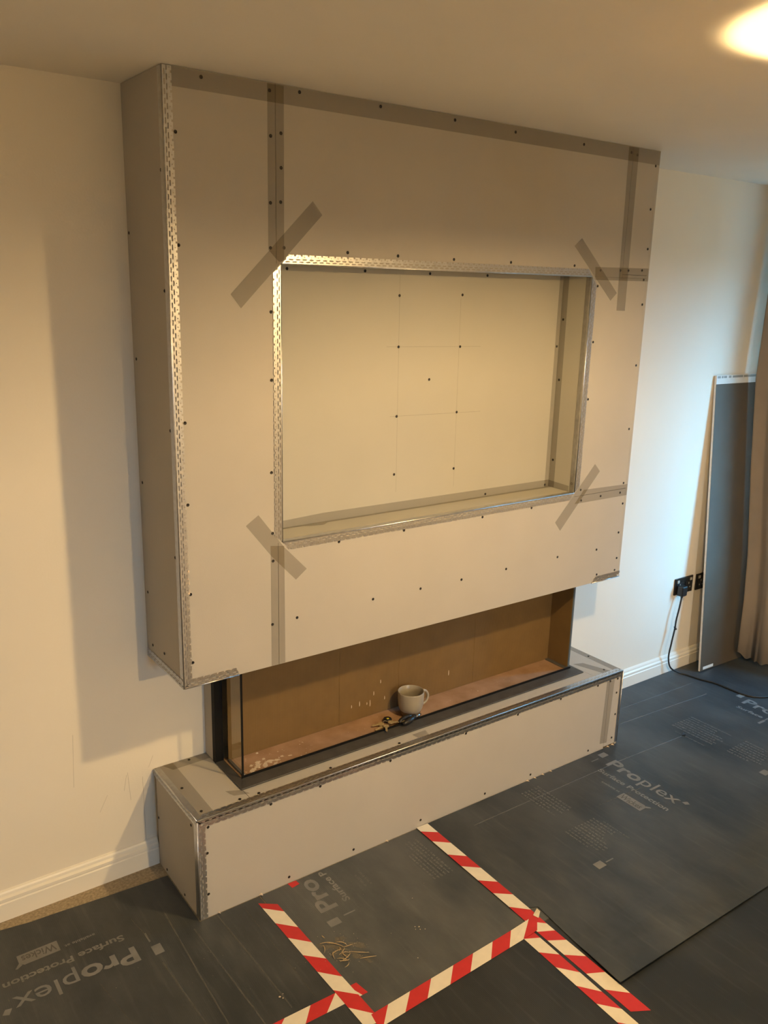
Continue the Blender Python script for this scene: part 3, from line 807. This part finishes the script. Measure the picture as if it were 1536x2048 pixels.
# small diamond emblem after the word
EMB = ([(.345, .034), (.362, .030), (.372, .046), (.356, .054)], [(0, 1, 2, 3)])
SUB = sh_item(fit_item('Surface Protection', .337, .034, .0008), 0.012, -.065)
AVL = sh_item(fit_item('available at', .088, .0155, .0003), 0.078, -.118)
def wickes_box():
    # house-shaped flag with the shop name left out of the fill: frame plus lettering
    items = [([(.180, -.150), (.292, -.150), (.292, -.118), (.280, -.105), (.180, -.105)], [(0, 1, 2, 3, 4)]),
             ([(.292, -.118), (.306, -.100), (.300, -.098), (.284, -.108)], [(0, 1, 2, 3)])]
    return items
WB = wickes_box()
WT = sh_item(fit_item('Wickes', .095, .040, .0006), .187, -.142)
SQ = [rect(-.068, .028, -.040, .068), rect(-.048, -.034, -.043, .008)]
M_printdark = mat('sheet_grey_lettering', (0.075, 0.074, 0.072), 0.5)
def full_print(sh, origin, deg, z, m=None):
    printed(sh, HEAD + [EMB], origin, deg, z, m)
    printed(sh, [SUB], origin, deg, z, m)
    printed(sh, [AVL], origin, deg, z, m)
    printed(sh, WB, origin, deg, z, m, name='printed_flag')
    printed(sh, [WT], origin, deg, z + .0004, M_printdark)
    printed(sh, SQ, origin, deg, z, m, name='printed_square')
full_print(shD, (-.205, -.338), 180, .0020)
full_print(shA, (1.752, -.440), -90, zb_, M_print)
# middle sheet: the word runs in under the hearth, so only its beginning shows
printed(shC, [fit_item('Pro', .158, .088, .0022)], (.384, -.527), 90, .0020)
printed(shC, [sh_item(fit_item('Surface P', .165, .034, .0008), .004, -.050)], (.384, -.527), 90, .0020)
printed(shC, SQ, (.384, -.527), 90, .0020, name='printed_square')
printed(shA, HEAD, (2.742, -.430), -90, zb_)
printed(shA, [SUB], (2.742, -.430), -90, zb_)
printed(shA, [rect(-.055, .030, -.028, .072)], (2.752, -.43), -90, zb_, name='printed_square')

def small_print(sh, x0, x1, y0, y1, n, z, m=None):
    """blocks of small print too fine to read: rows of short worn dashes along y"""
    mb = MB()
    for i in range(n):
        x = x0 + (x1 - x0) * (i + .5) / n
        hw = abs(x1 - x0) / n * .26
        y = y0
        yend = y1 - (abs(y1 - y0) * random.choice([0, .05, .1, .3]) * (1 if y1 > y0 else -1))
        s = 1 if y1 > y0 else -1
        while (yend - y) * s > .006:
            L = random.uniform(.006, .018)
            e = y + s * min(L, abs(yend - y))
            ph = 0
            # each dash broken into letter-sized flecks
            q = y
            while (e - q) * s > .002:
                q2 = q + s * random.uniform(.0022, .0042)
                if (q2 - e) * s > 0: q2 = e
                k = random.uniform(.55, 1)
                mb.quad((x - hw * k, q, z + .0004), (x + hw * k, q, z + .0004), (x + hw * k, q2, z + .0004), (x - hw * k, q2, z + .0004))
                q = q2 + s * .0012
            y = e + s * .0045
    o = mb.build('small_print', m or M_printw, sh, recalc=False); o['kind'] = 'stuff'
small_print(shC, .712, .800, -.60, -.380, 6, .0020)
small_print(shC, .50, .54, -.50, -.42, 2, .0020)
small_print(shA, 1.262, 1.345, -.665, -.815, 5, zb_)
small_print(shA, 1.345, 1.425, -.665, -.770, 5, zb_)
small_print(shA, 1.428, 1.440, -.70, -.870, 1, zb_)
small_print(shA, 1.302, 1.405, -.400, -.595, 6, zb_)
small_print(shA, 2.262, 2.420, -.385, -.600, 8, zb_)
small_print(shA, 2.270, 2.430, -.655, -.800, 8, zb_)
small_print(shA, 2.225, 2.240, -.43, -.60, 1, zb_)
printed(shA, [rect(0, 0, .038, .030), rect(.048, .010, .085, .015)], (1.211, -.873), 0, zb_, name='printed_square')
printed(shA, [rect(0, 0, .04, .03)], (2.235, -.86), 0, zb_, name='printed_square')
printed(shA, [rect(0, 0, .05, .012)], (2.62, -.60), 0, zb_, name='printed_square')

# ================================================================== red and white hazard tape
def hazard(name, O, d, R, pairs, zf, label, first_white):
    """stripes between boundary pairs (s on near edge, s on far edge)"""
    O = Vector((O[0], O[1], 0)); d = Vector((d[0], d[1], 0)).normalized(); R = Vector((R[0], R[1], 0))
    mb = MB()
    w = first_white
    for (a0, b0), (a1, b1) in zip(pairs[:-1], pairs[1:]):
        mb.cur = 1 if w else 0
        p = [O + d * a0, O + R + d * b0, O + R + d * b1, O + d * a1]
        vs = []
        for dz in (0, .0003):
            for q in p: vs.append((q.x, q.y, zf(q.x, q.y) + dz))
        mb.add(vs, [(3, 2, 1, 0), (4, 5, 6, 7), (0, 1, 5, 4), (1, 2, 6, 5), (2, 3, 7, 6), (3, 0, 4, 7)])
        w = not w
    o = mb.build(name, [M_red, M_white])
    return tag(o, label, 'tape', 'red and white hazard tape strips')
hazard('hazard_tape', (.181, -.378), (.026, -1), (.048, 0),
       [(0, .037), (.027, .077), (.107, .160), (.182, .236), (.266, .315), (.343, .397), (.425, .476), (.498, .557), (.575, .585)],
       lambda x, y: .0030 if y < -.80 else .0024, 'red and white tape strip running down beside the wood shavings', False)
def z2(x, y):
    if y > -.86: return zb_ + .0004
    if y > -.95: return zb_ + .0004 - (zb_ - .0020) * (-.86 - y) / .09
    return .0024
hazard('hazard_tape', (.834, -.332), (-.012, -1), (.050, 0),
       [(.016, .018), (.042, .080), (.109, .152), (.196, .239), (.269, .312), (.354, .396), (.428, .468), (.504, .551), (.574, .620), (.629, .655), (.672, .702), (.740, .780), (.826, .852), (.895, .943), (.985, 1.014)],
       z2, 'longest red and white tape strip, from the hearth to under the loose sheet corner', True)
hazard('hazard_tape', (.7714, -.9596), (-.023, -1), (.045, 0),
       [(-.012, -.020), (0, .024), (.064, .104), (.132, .185), (.213, .268), (.287, .338), (.360, .410), (.44, .49), (.52, .57)],
       lambda x, y: .0027, 'red and white tape strip leaving the frame at bottom, beside the pointed tape end', False)
hazard('hazard_tape', (.7685, -.9603), (-.9995, -.032), (-.0016, .048),
       [(-.060, -.112), (0, -.074), (.059, .004), (.135, .082), (.217, .162), (.294, .240), (.378, .324), (.456, .401), (.530, .478), (.545, .535)],
       lambda x, y: .0033 if x < .80 else .0062, 'red and white tape strip running across below the dusty sheet', False)
hazard('hazard_tape', (.262, -.8614), (-.999, .03), (.002, .046),
       [(-.006, .004), (.012, .030), (.125, .072), (.190, .150), (.283, .229), (.36, .31), (.44, .39)],
       lambda x, y: .0024, 'red and white tape strip at bottom left, crossing under another strip', False)
hazard('hazard_tape', (.303, -.349), (.10, -.99), (.030, -.002),
       [(0, 0), (.026, .020)], lambda x, y: .0024, 'short faded red tape stub peeping out from under the hearth', False)
# curled-up loose ends of tape
mb = MB()
mb.slab([(.864, -.905, .0062), (.893, -.893, .010), (.888, -.912, .014), (.868, -.925, .008)], (0, 0, 1), .0003)
mb.build('curled_end', M_white, bpy.data.objects['hazard_tape.003'])

# ================================================================== debris on the floor
mb = MB()
def shaving(x, y, L, a, curl, z=.0045):
    pts = []
    for i in range(7):
        t = i / 6
        aa = a + curl * t
        x += math.cos(aa) * L / 6; y += math.sin(aa) * L / 6
        pts.append((x, y, z + .002 * math.sin(t * 3.1)))
    mb.tube(pts, [.0004, .0009, .0012, .0013, .0012, .0009, .0004], 5)
for x, y, L, a, c in [(.243, -.632, .05, -.3, -.5), (.262, -.640, .055, -.55, -.6), (.285, -.655, .04, -.2, -1.2), (.293, -.690, .035, -2.2, 1.2), (.30, -.70, .06, -.9, .4),
                      (.31, -.745, .05, -.5, .2), (.262, -.715, .035, -1.3, 1.5), (.27, -.68, .03, -2.4, .8), (.255, -.64, .03, -1.5, -.8)]:
    shaving(x, y, L, a, c)
for k in range(9):
    shaving(random.gauss(.285, .022), random.gauss(-.68, .035), random.uniform(.015, .05), random.uniform(-2.6, .4), random.uniform(-1.6, 1.6), .0035)
o = mb.build('wood_shavings', M_shaving); tag(o, 'curled pale wood shavings scattered on the dusty sheet beside the tape', 'wood shavings'); o['kind'] = 'stuff'
mb = MB()
zc = .0023
for x, y, r in [(.262, -.655, .010), (.285, -.672, .012), (.300, -.690, .010), (.268, -.690, .009), (.318, -.735, .012), (.335, -.765, .010), (.290, -.712, .008), (.250, -.640, .008), (.345, -.70, .014), (.31, -.65, .013)]:
    smear(x, y, r, random.uniform(1.5, 2.6), random.uniform(-1.4, -.2))
o = mb.build('sawdust', M_sawdust); tag(o, 'faint tan sawdust smeared around the wood shavings on the dark sheet', 'sawdust'); o['kind'] = 'stuff'
mb = MB()
for k in range(70):
    crumb(random.gauss(.30, .05), random.gauss(-.68, .04), .0027, random.uniform(.0006, .0016), .5)
for x, y, r in [(.536, -.753, .003), (.54, -.742, .0035), (.53, -.735, .003), (.525, -.745, .002), (.55, -.76, .0025), (.46, -.84, .0022), (.60, -.63, .0022), (.059, -.739, .004), (.064, -.748, .003), (.071, -.735, .002)]:
    crumb(x, y, .0027, r, .5)
for k in range(60):
    crumb(random.uniform(-.3, .75), random.uniform(-.85, -.4), .0027, random.uniform(.0004, .0009), .5)
o = mb.build('plaster_crumbs', M_dust); tag(o, 'pale plaster crumbs and sawdust scattered over the dark sheets', 'debris'); o['kind'] = 'stuff'
mb = MB()
mb.prism([(2.222, -.468), (2.240, -.464), (2.247, -.476), (2.230, -.482)], zb_ + .0004, [zb_ + .003, zb_ + .010, zb_ + .005, zb_ + .002])
mb.prism([(2.236, -.466), (2.256, -.458), (2.258, -.464), (2.244, -.474)], zb_ + .0006, zb_ + .0016)
tag(mb.build('plastic_scrap', M_blackplastic), 'tiny black scrap lying on the sheet right of the hearth', 'scrap')

# ================================================================== sockets, plug and cable
def socket(name, x, z, label):
    s = empty(name, (x, -.0005, z), label, 'socket', 'double wall sockets')
    bevel(MB().box(x - .073, x + .073, -.008, -.0006, z - .043, z + .043).build('face_plate', M_nickel, s), .002, 2)
    for sg in (-1, 1):
        cx = x + sg * .036
        MB().box(cx - .027, cx + .027, -.0105, -.0081, z - .030, z + .018).build('outlet', M_blackplastic, s)
        sw = bevel(MB().box(cx - .008 + sg * .016, cx + .008 + sg * .016, -.0125, -.0082, z + .0195, z + .034).build('switch', M_insert, s), .001, 1)
        mb = MB()
        mb.box(cx - .003, cx + .003, -.0112, -.0106, z + .002, z + .012)
        mb.box(cx - .015, cx - .008, -.0112, -.0106, z - .018, z - .012)
        mb.box(cx + .008, cx + .015, -.0112, -.0106, z - .018, z - .012)
        mb.build('pin_holes', M_insert, s)
socket('wall_socket', 2.797, .462, 'black double wall socket with a black plug in its left outlet')
socket('wall_socket', 2.974, .458, 'black double wall socket half hidden behind the leaning board')
pc = empty('power_cord', (2.757, -.013, .45), 'black plug and cable hanging from the socket and snaking over the floor', 'cable')
mb = MB()
mb.prism([(2.733, -.0135), (2.781, -.0135), (2.777, -.046), (2.737, -.046)], .420, .472)
bevel(mb.build('plug', M_blackplastic, pc), .005, 2)
mb = MB(); mb.smooth = True
def spline(ctrl, n=8):
    out = []
    c = [Vector(p) for p in ctrl]
    for i in range(len(c) - 1):
        p0, p1, p2, p3 = c[max(i - 1, 0)], c[i], c[i + 1], c[min(i + 2, len(c) - 1)]
        for k in range(n):
            t = k / n
            out.append(.5 * ((2 * p1) + (-p0 + p2) * t + (2 * p0 - 5 * p1 + 4 * p2 - p3) * t * t + (-p0 + 3 * p1 - 3 * p2 + p3) * t ** 3))
    out.append(c[-1])
    return out
zf = zb_ + .0046
mb.tube(spline([(2.757, -.030, .421), (2.752, -.032, .40), (2.741, -.034, .355), (2.728, -.034, .296), (2.724, -.034, .247), (2.706, -.036, .170), (2.694, -.038, .100), (2.708, -.046, .045),
                (2.748, -.066, .016), (2.772, -.100, zf), (2.787, -.172, zf), (2.812, -.241, zf), (2.816, -.322, zf), (2.819, -.388, zf), (2.845, -.440, zf), (2.907, -.475, zf), (3.0, -.49, zf), (3.1, -.46, zf), (3.2, -.50, zf)]), .0042, 8)
mb.build('cable', M_cable, pc)
mb = MB(); mb.tube([(2.718, -.034, .262), (2.724, -.040, .250), (2.732, -.030, .250), (2.740, -.028, .258)], [.004, .006, .006, .002], 6)
mb.build('cable_tie', M_cable, pc)
mb = MB(); mb.tube([(2.757, -.030, .424), (2.757, -.030, .408)], [.0075, .0055], 8); mb.build('strain_relief', M_cable, pc)

# ================================================================== leaning plasterboard
lb = empty('plasterboard_offcut', (3.02, -.10, zb_), 'tall brown-backed plasterboard offcut leaning on the wall in the corner behind the curtain', 'plasterboard')
b0 = Vector((2.866, -.104, zb_ + .0030)); t0 = Vector((2.850, -.0015, 1.519))
up = (t0 - b0); wd = Vector((.36, -.004, -.002)); nn = up.cross(wd).normalized()
if nn.y > 0: nn = -nn
def lean(u0, u1, v0, v1, th0, th1):
    a = b0 + wd * u0 + up * v0; b = b0 + wd * u1 + up * v0; c = b0 + wd * u1 + up * v1; d_ = b0 + wd * u0 + up * v1
    return [q + nn * t for t in (th0, th1) for q in (a, b, c, d_)], [(0, 1, 2, 3), (4, 5, 6, 7), (0, 1, 5, 4), (1, 2, 6, 5), (2, 3, 7, 6), (3, 0, 4, 7)]
mb = MB(); mb.add(*lean(0, 1, 0, .999, .0008, .0115)); mb.build('core', M_gypsum, lb)
mb = MB(); mb.add(*lean(0, 1, 0, .972, .0116, .0128)); mb.build('brown_face', M_board_back, lb)
mb = MB(); mb.add(*lean(0, 1, .9725, 1, .0116, .0130)); mb.build('white_end_strip', M_board_end, lb)
mb = MB()
for u0, u1 in ((.02, .09), (.11, .15), (.16, .23), (.27, .33), (.36, .60), (.62, .95)):
    vs, fs = lean(u0, u1, .9905, .9975, .0131, .0132); mb.add(vs, fs)
mb.build('edge_print', mat('edge_print_grey', (.30, .31, .30), .7), lb)
mb = MB(); mb.add(*lean(.06, .30, .004, .014, .0129, .0133)); mb.build('paint_scuff', M_board_end, lb)

# ================================================================== curtain
def curtain(rows, LEN, label, nseg):
    cu_ = empty('curtain', (rows[0][1] + .04, rows[0][2] - LEN / 2, .08), label, 'curtain', 'taupe curtains')
    mb = MB(); mb.smooth = True
    vs, fs = [], []
    for z, xe, ye in rows:
        for i in range(nseg + 1):
            s = i / nseg
            amp = .024 * min(1, s * 6) * (1.0 - .25 * (z / 2.33))
            x = xe + .05 * min(1, s * 3) + amp * math.sin(s * LEN * 2 * math.pi / .15 + .4 * math.sin(z * 1.3))
            y = ye - s * LEN * (1.0 if z > 2 else 1.0 + .02 * math.sin(z * 3))
            zz = z
            if z < .1: zz = z - .030 * min(1, s * 9) + .006 * math.sin(s * 40)
            vs.append((x, y, zz))
    for r in range(len(rows) - 1):
        for i in range(nseg):
            a = r * (nseg + 1) + i
            fs.append((a, a + 1, a + nseg + 2, a + nseg + 1))
    mb.add(vs, fs)
    o = mb.build('fabric', M_curtain, cu_)
    sd_ = o.modifiers.new('thickness', 'SOLIDIFY'); sd_.thickness = .0025
curtain([(.070, 3.130, -.150), (.35, 3.150, -.135), (.60, 3.155, -.118), (1.05, 3.130, -.085), (1.5, 3.106, -.062), (1.95, 3.120, -.058), (2.33, 3.13, -.06)], .285,
        'taupe full-length curtain hanging in the corner in front of the leaning board', 50)
curtain([(z, 3.13, -.72) for z in (.070, .35, .60, 1.05, 1.5, 1.95, 2.33)], .86, 'second taupe curtain, out of view, added to block daylight from the front floor', 120)  # unseen panel added to narrow the daylight gap and darken the front floor
ro = empty('curtain_pole', (3.18, -1.5, 2.355), 'dark curtain pole above the window, holding the taupe curtain', 'curtain pole')
mb = MB(); mb.smooth = True; mb.tube([(3.18, -.07, 2.350), (3.18, -1.62, 2.350)], .012, 12); mb.build('pole', M_channel, ro)
for y in (-.10, -.80, -1.55):
    mb = MB(); mb.tube([(3.18, y, 2.350), (XR - .001, y, 2.350)], .006, 8); mb.build('bracket', M_channel, ro)

# ================================================================== pendant lamp (just out of the picture; its glow is on the ceiling)
def pendant(LX, LY, LZ, label, m_bulb):
    pe = empty('pendant_lamp', (LX, LY, CEIL), label, 'lamp')
    mb = MB(); mb.smooth = True; mb.lathe((LX, LY, CEIL), [(.0001, -.0215), (.030, -.021), (.042, -.012), (.045, -.0005), (.0001, -.0004)], 24); mb.build('ceiling_rose', M_upvc, pe)
    mb = MB(); mb.tube([(LX, LY, CEIL - .020), (LX, LY, LZ + .105)], .003, 8); mb.build('cord', M_upvc, pe)
    mb = MB(); mb.smooth = True; mb.lathe((LX, LY, LZ), [(.0001, .108), (.012, .106), (.017, .095), (.017, .048), (.014, .045), (.0001, .044)], 20); mb.build('lamp_holder', M_upvc, pe)
    mb = MB(); mb.smooth = True
    BR = .036
    mb.lathe((LX, LY, LZ), [(.0001, -BR)] + [(BR * math.sin(a), -BR * math.cos(a)) for a in [math.pi * i / 14 for i in range(1, 10)]], 24)
    bulb = mb.build('bulb', m_bulb, pe); bulb['label'] = 'glowing lower dome of the bulb'
    mb = MB(); mb.smooth = True
    mb.lathe((LX, LY, LZ), [(BR * math.sin(math.pi * 9 / 14), -BR * math.cos(math.pi * 9 / 14)), (.028, .027), (.020, .040), (.015, .047), (.0001, .0475)], 24)
    mb.build('bulb_body', M_upvc, pe)
    S_TOP_R, S_TOP_Z, S_BOT_R, S_BOT_Z = .138, .135, .150, -.031
    mb = MB(); mb.smooth = True
    mb.lathe((LX, LY, LZ), [(S_TOP_R, S_TOP_Z), (S_BOT_R, S_BOT_Z)], 48)
    mb.lathe((LX, LY, LZ), [(S_BOT_R - .0015, S_BOT_Z), (S_TOP_R - .0015, S_TOP_Z)], 48)
    mb.build('shade', M_shade, pe)
    mb = MB()
    for k in range(3):
        a = k * 2.094 + .5
        mb.tube([(LX + .016 * math.cos(a), LY + .016 * math.sin(a), LZ + .08), (LX + (S_TOP_R - .003) * math.cos(a), LY + (S_TOP_R - .003) * math.sin(a), LZ + S_TOP_Z - .004)], .0012, 6)
    mb.build('shade_carrier', M_chrome, pe)
pendant(0.955, -1.525, 2.085, 'fabric-shaded pendant lamp hanging from the ceiling in front of the media wall', M_bulb)
pendant(0.50, -4.9, 2.085, 'second fabric-shaded pendant lamp at the far end of the room behind the camera', M_bulb_far)
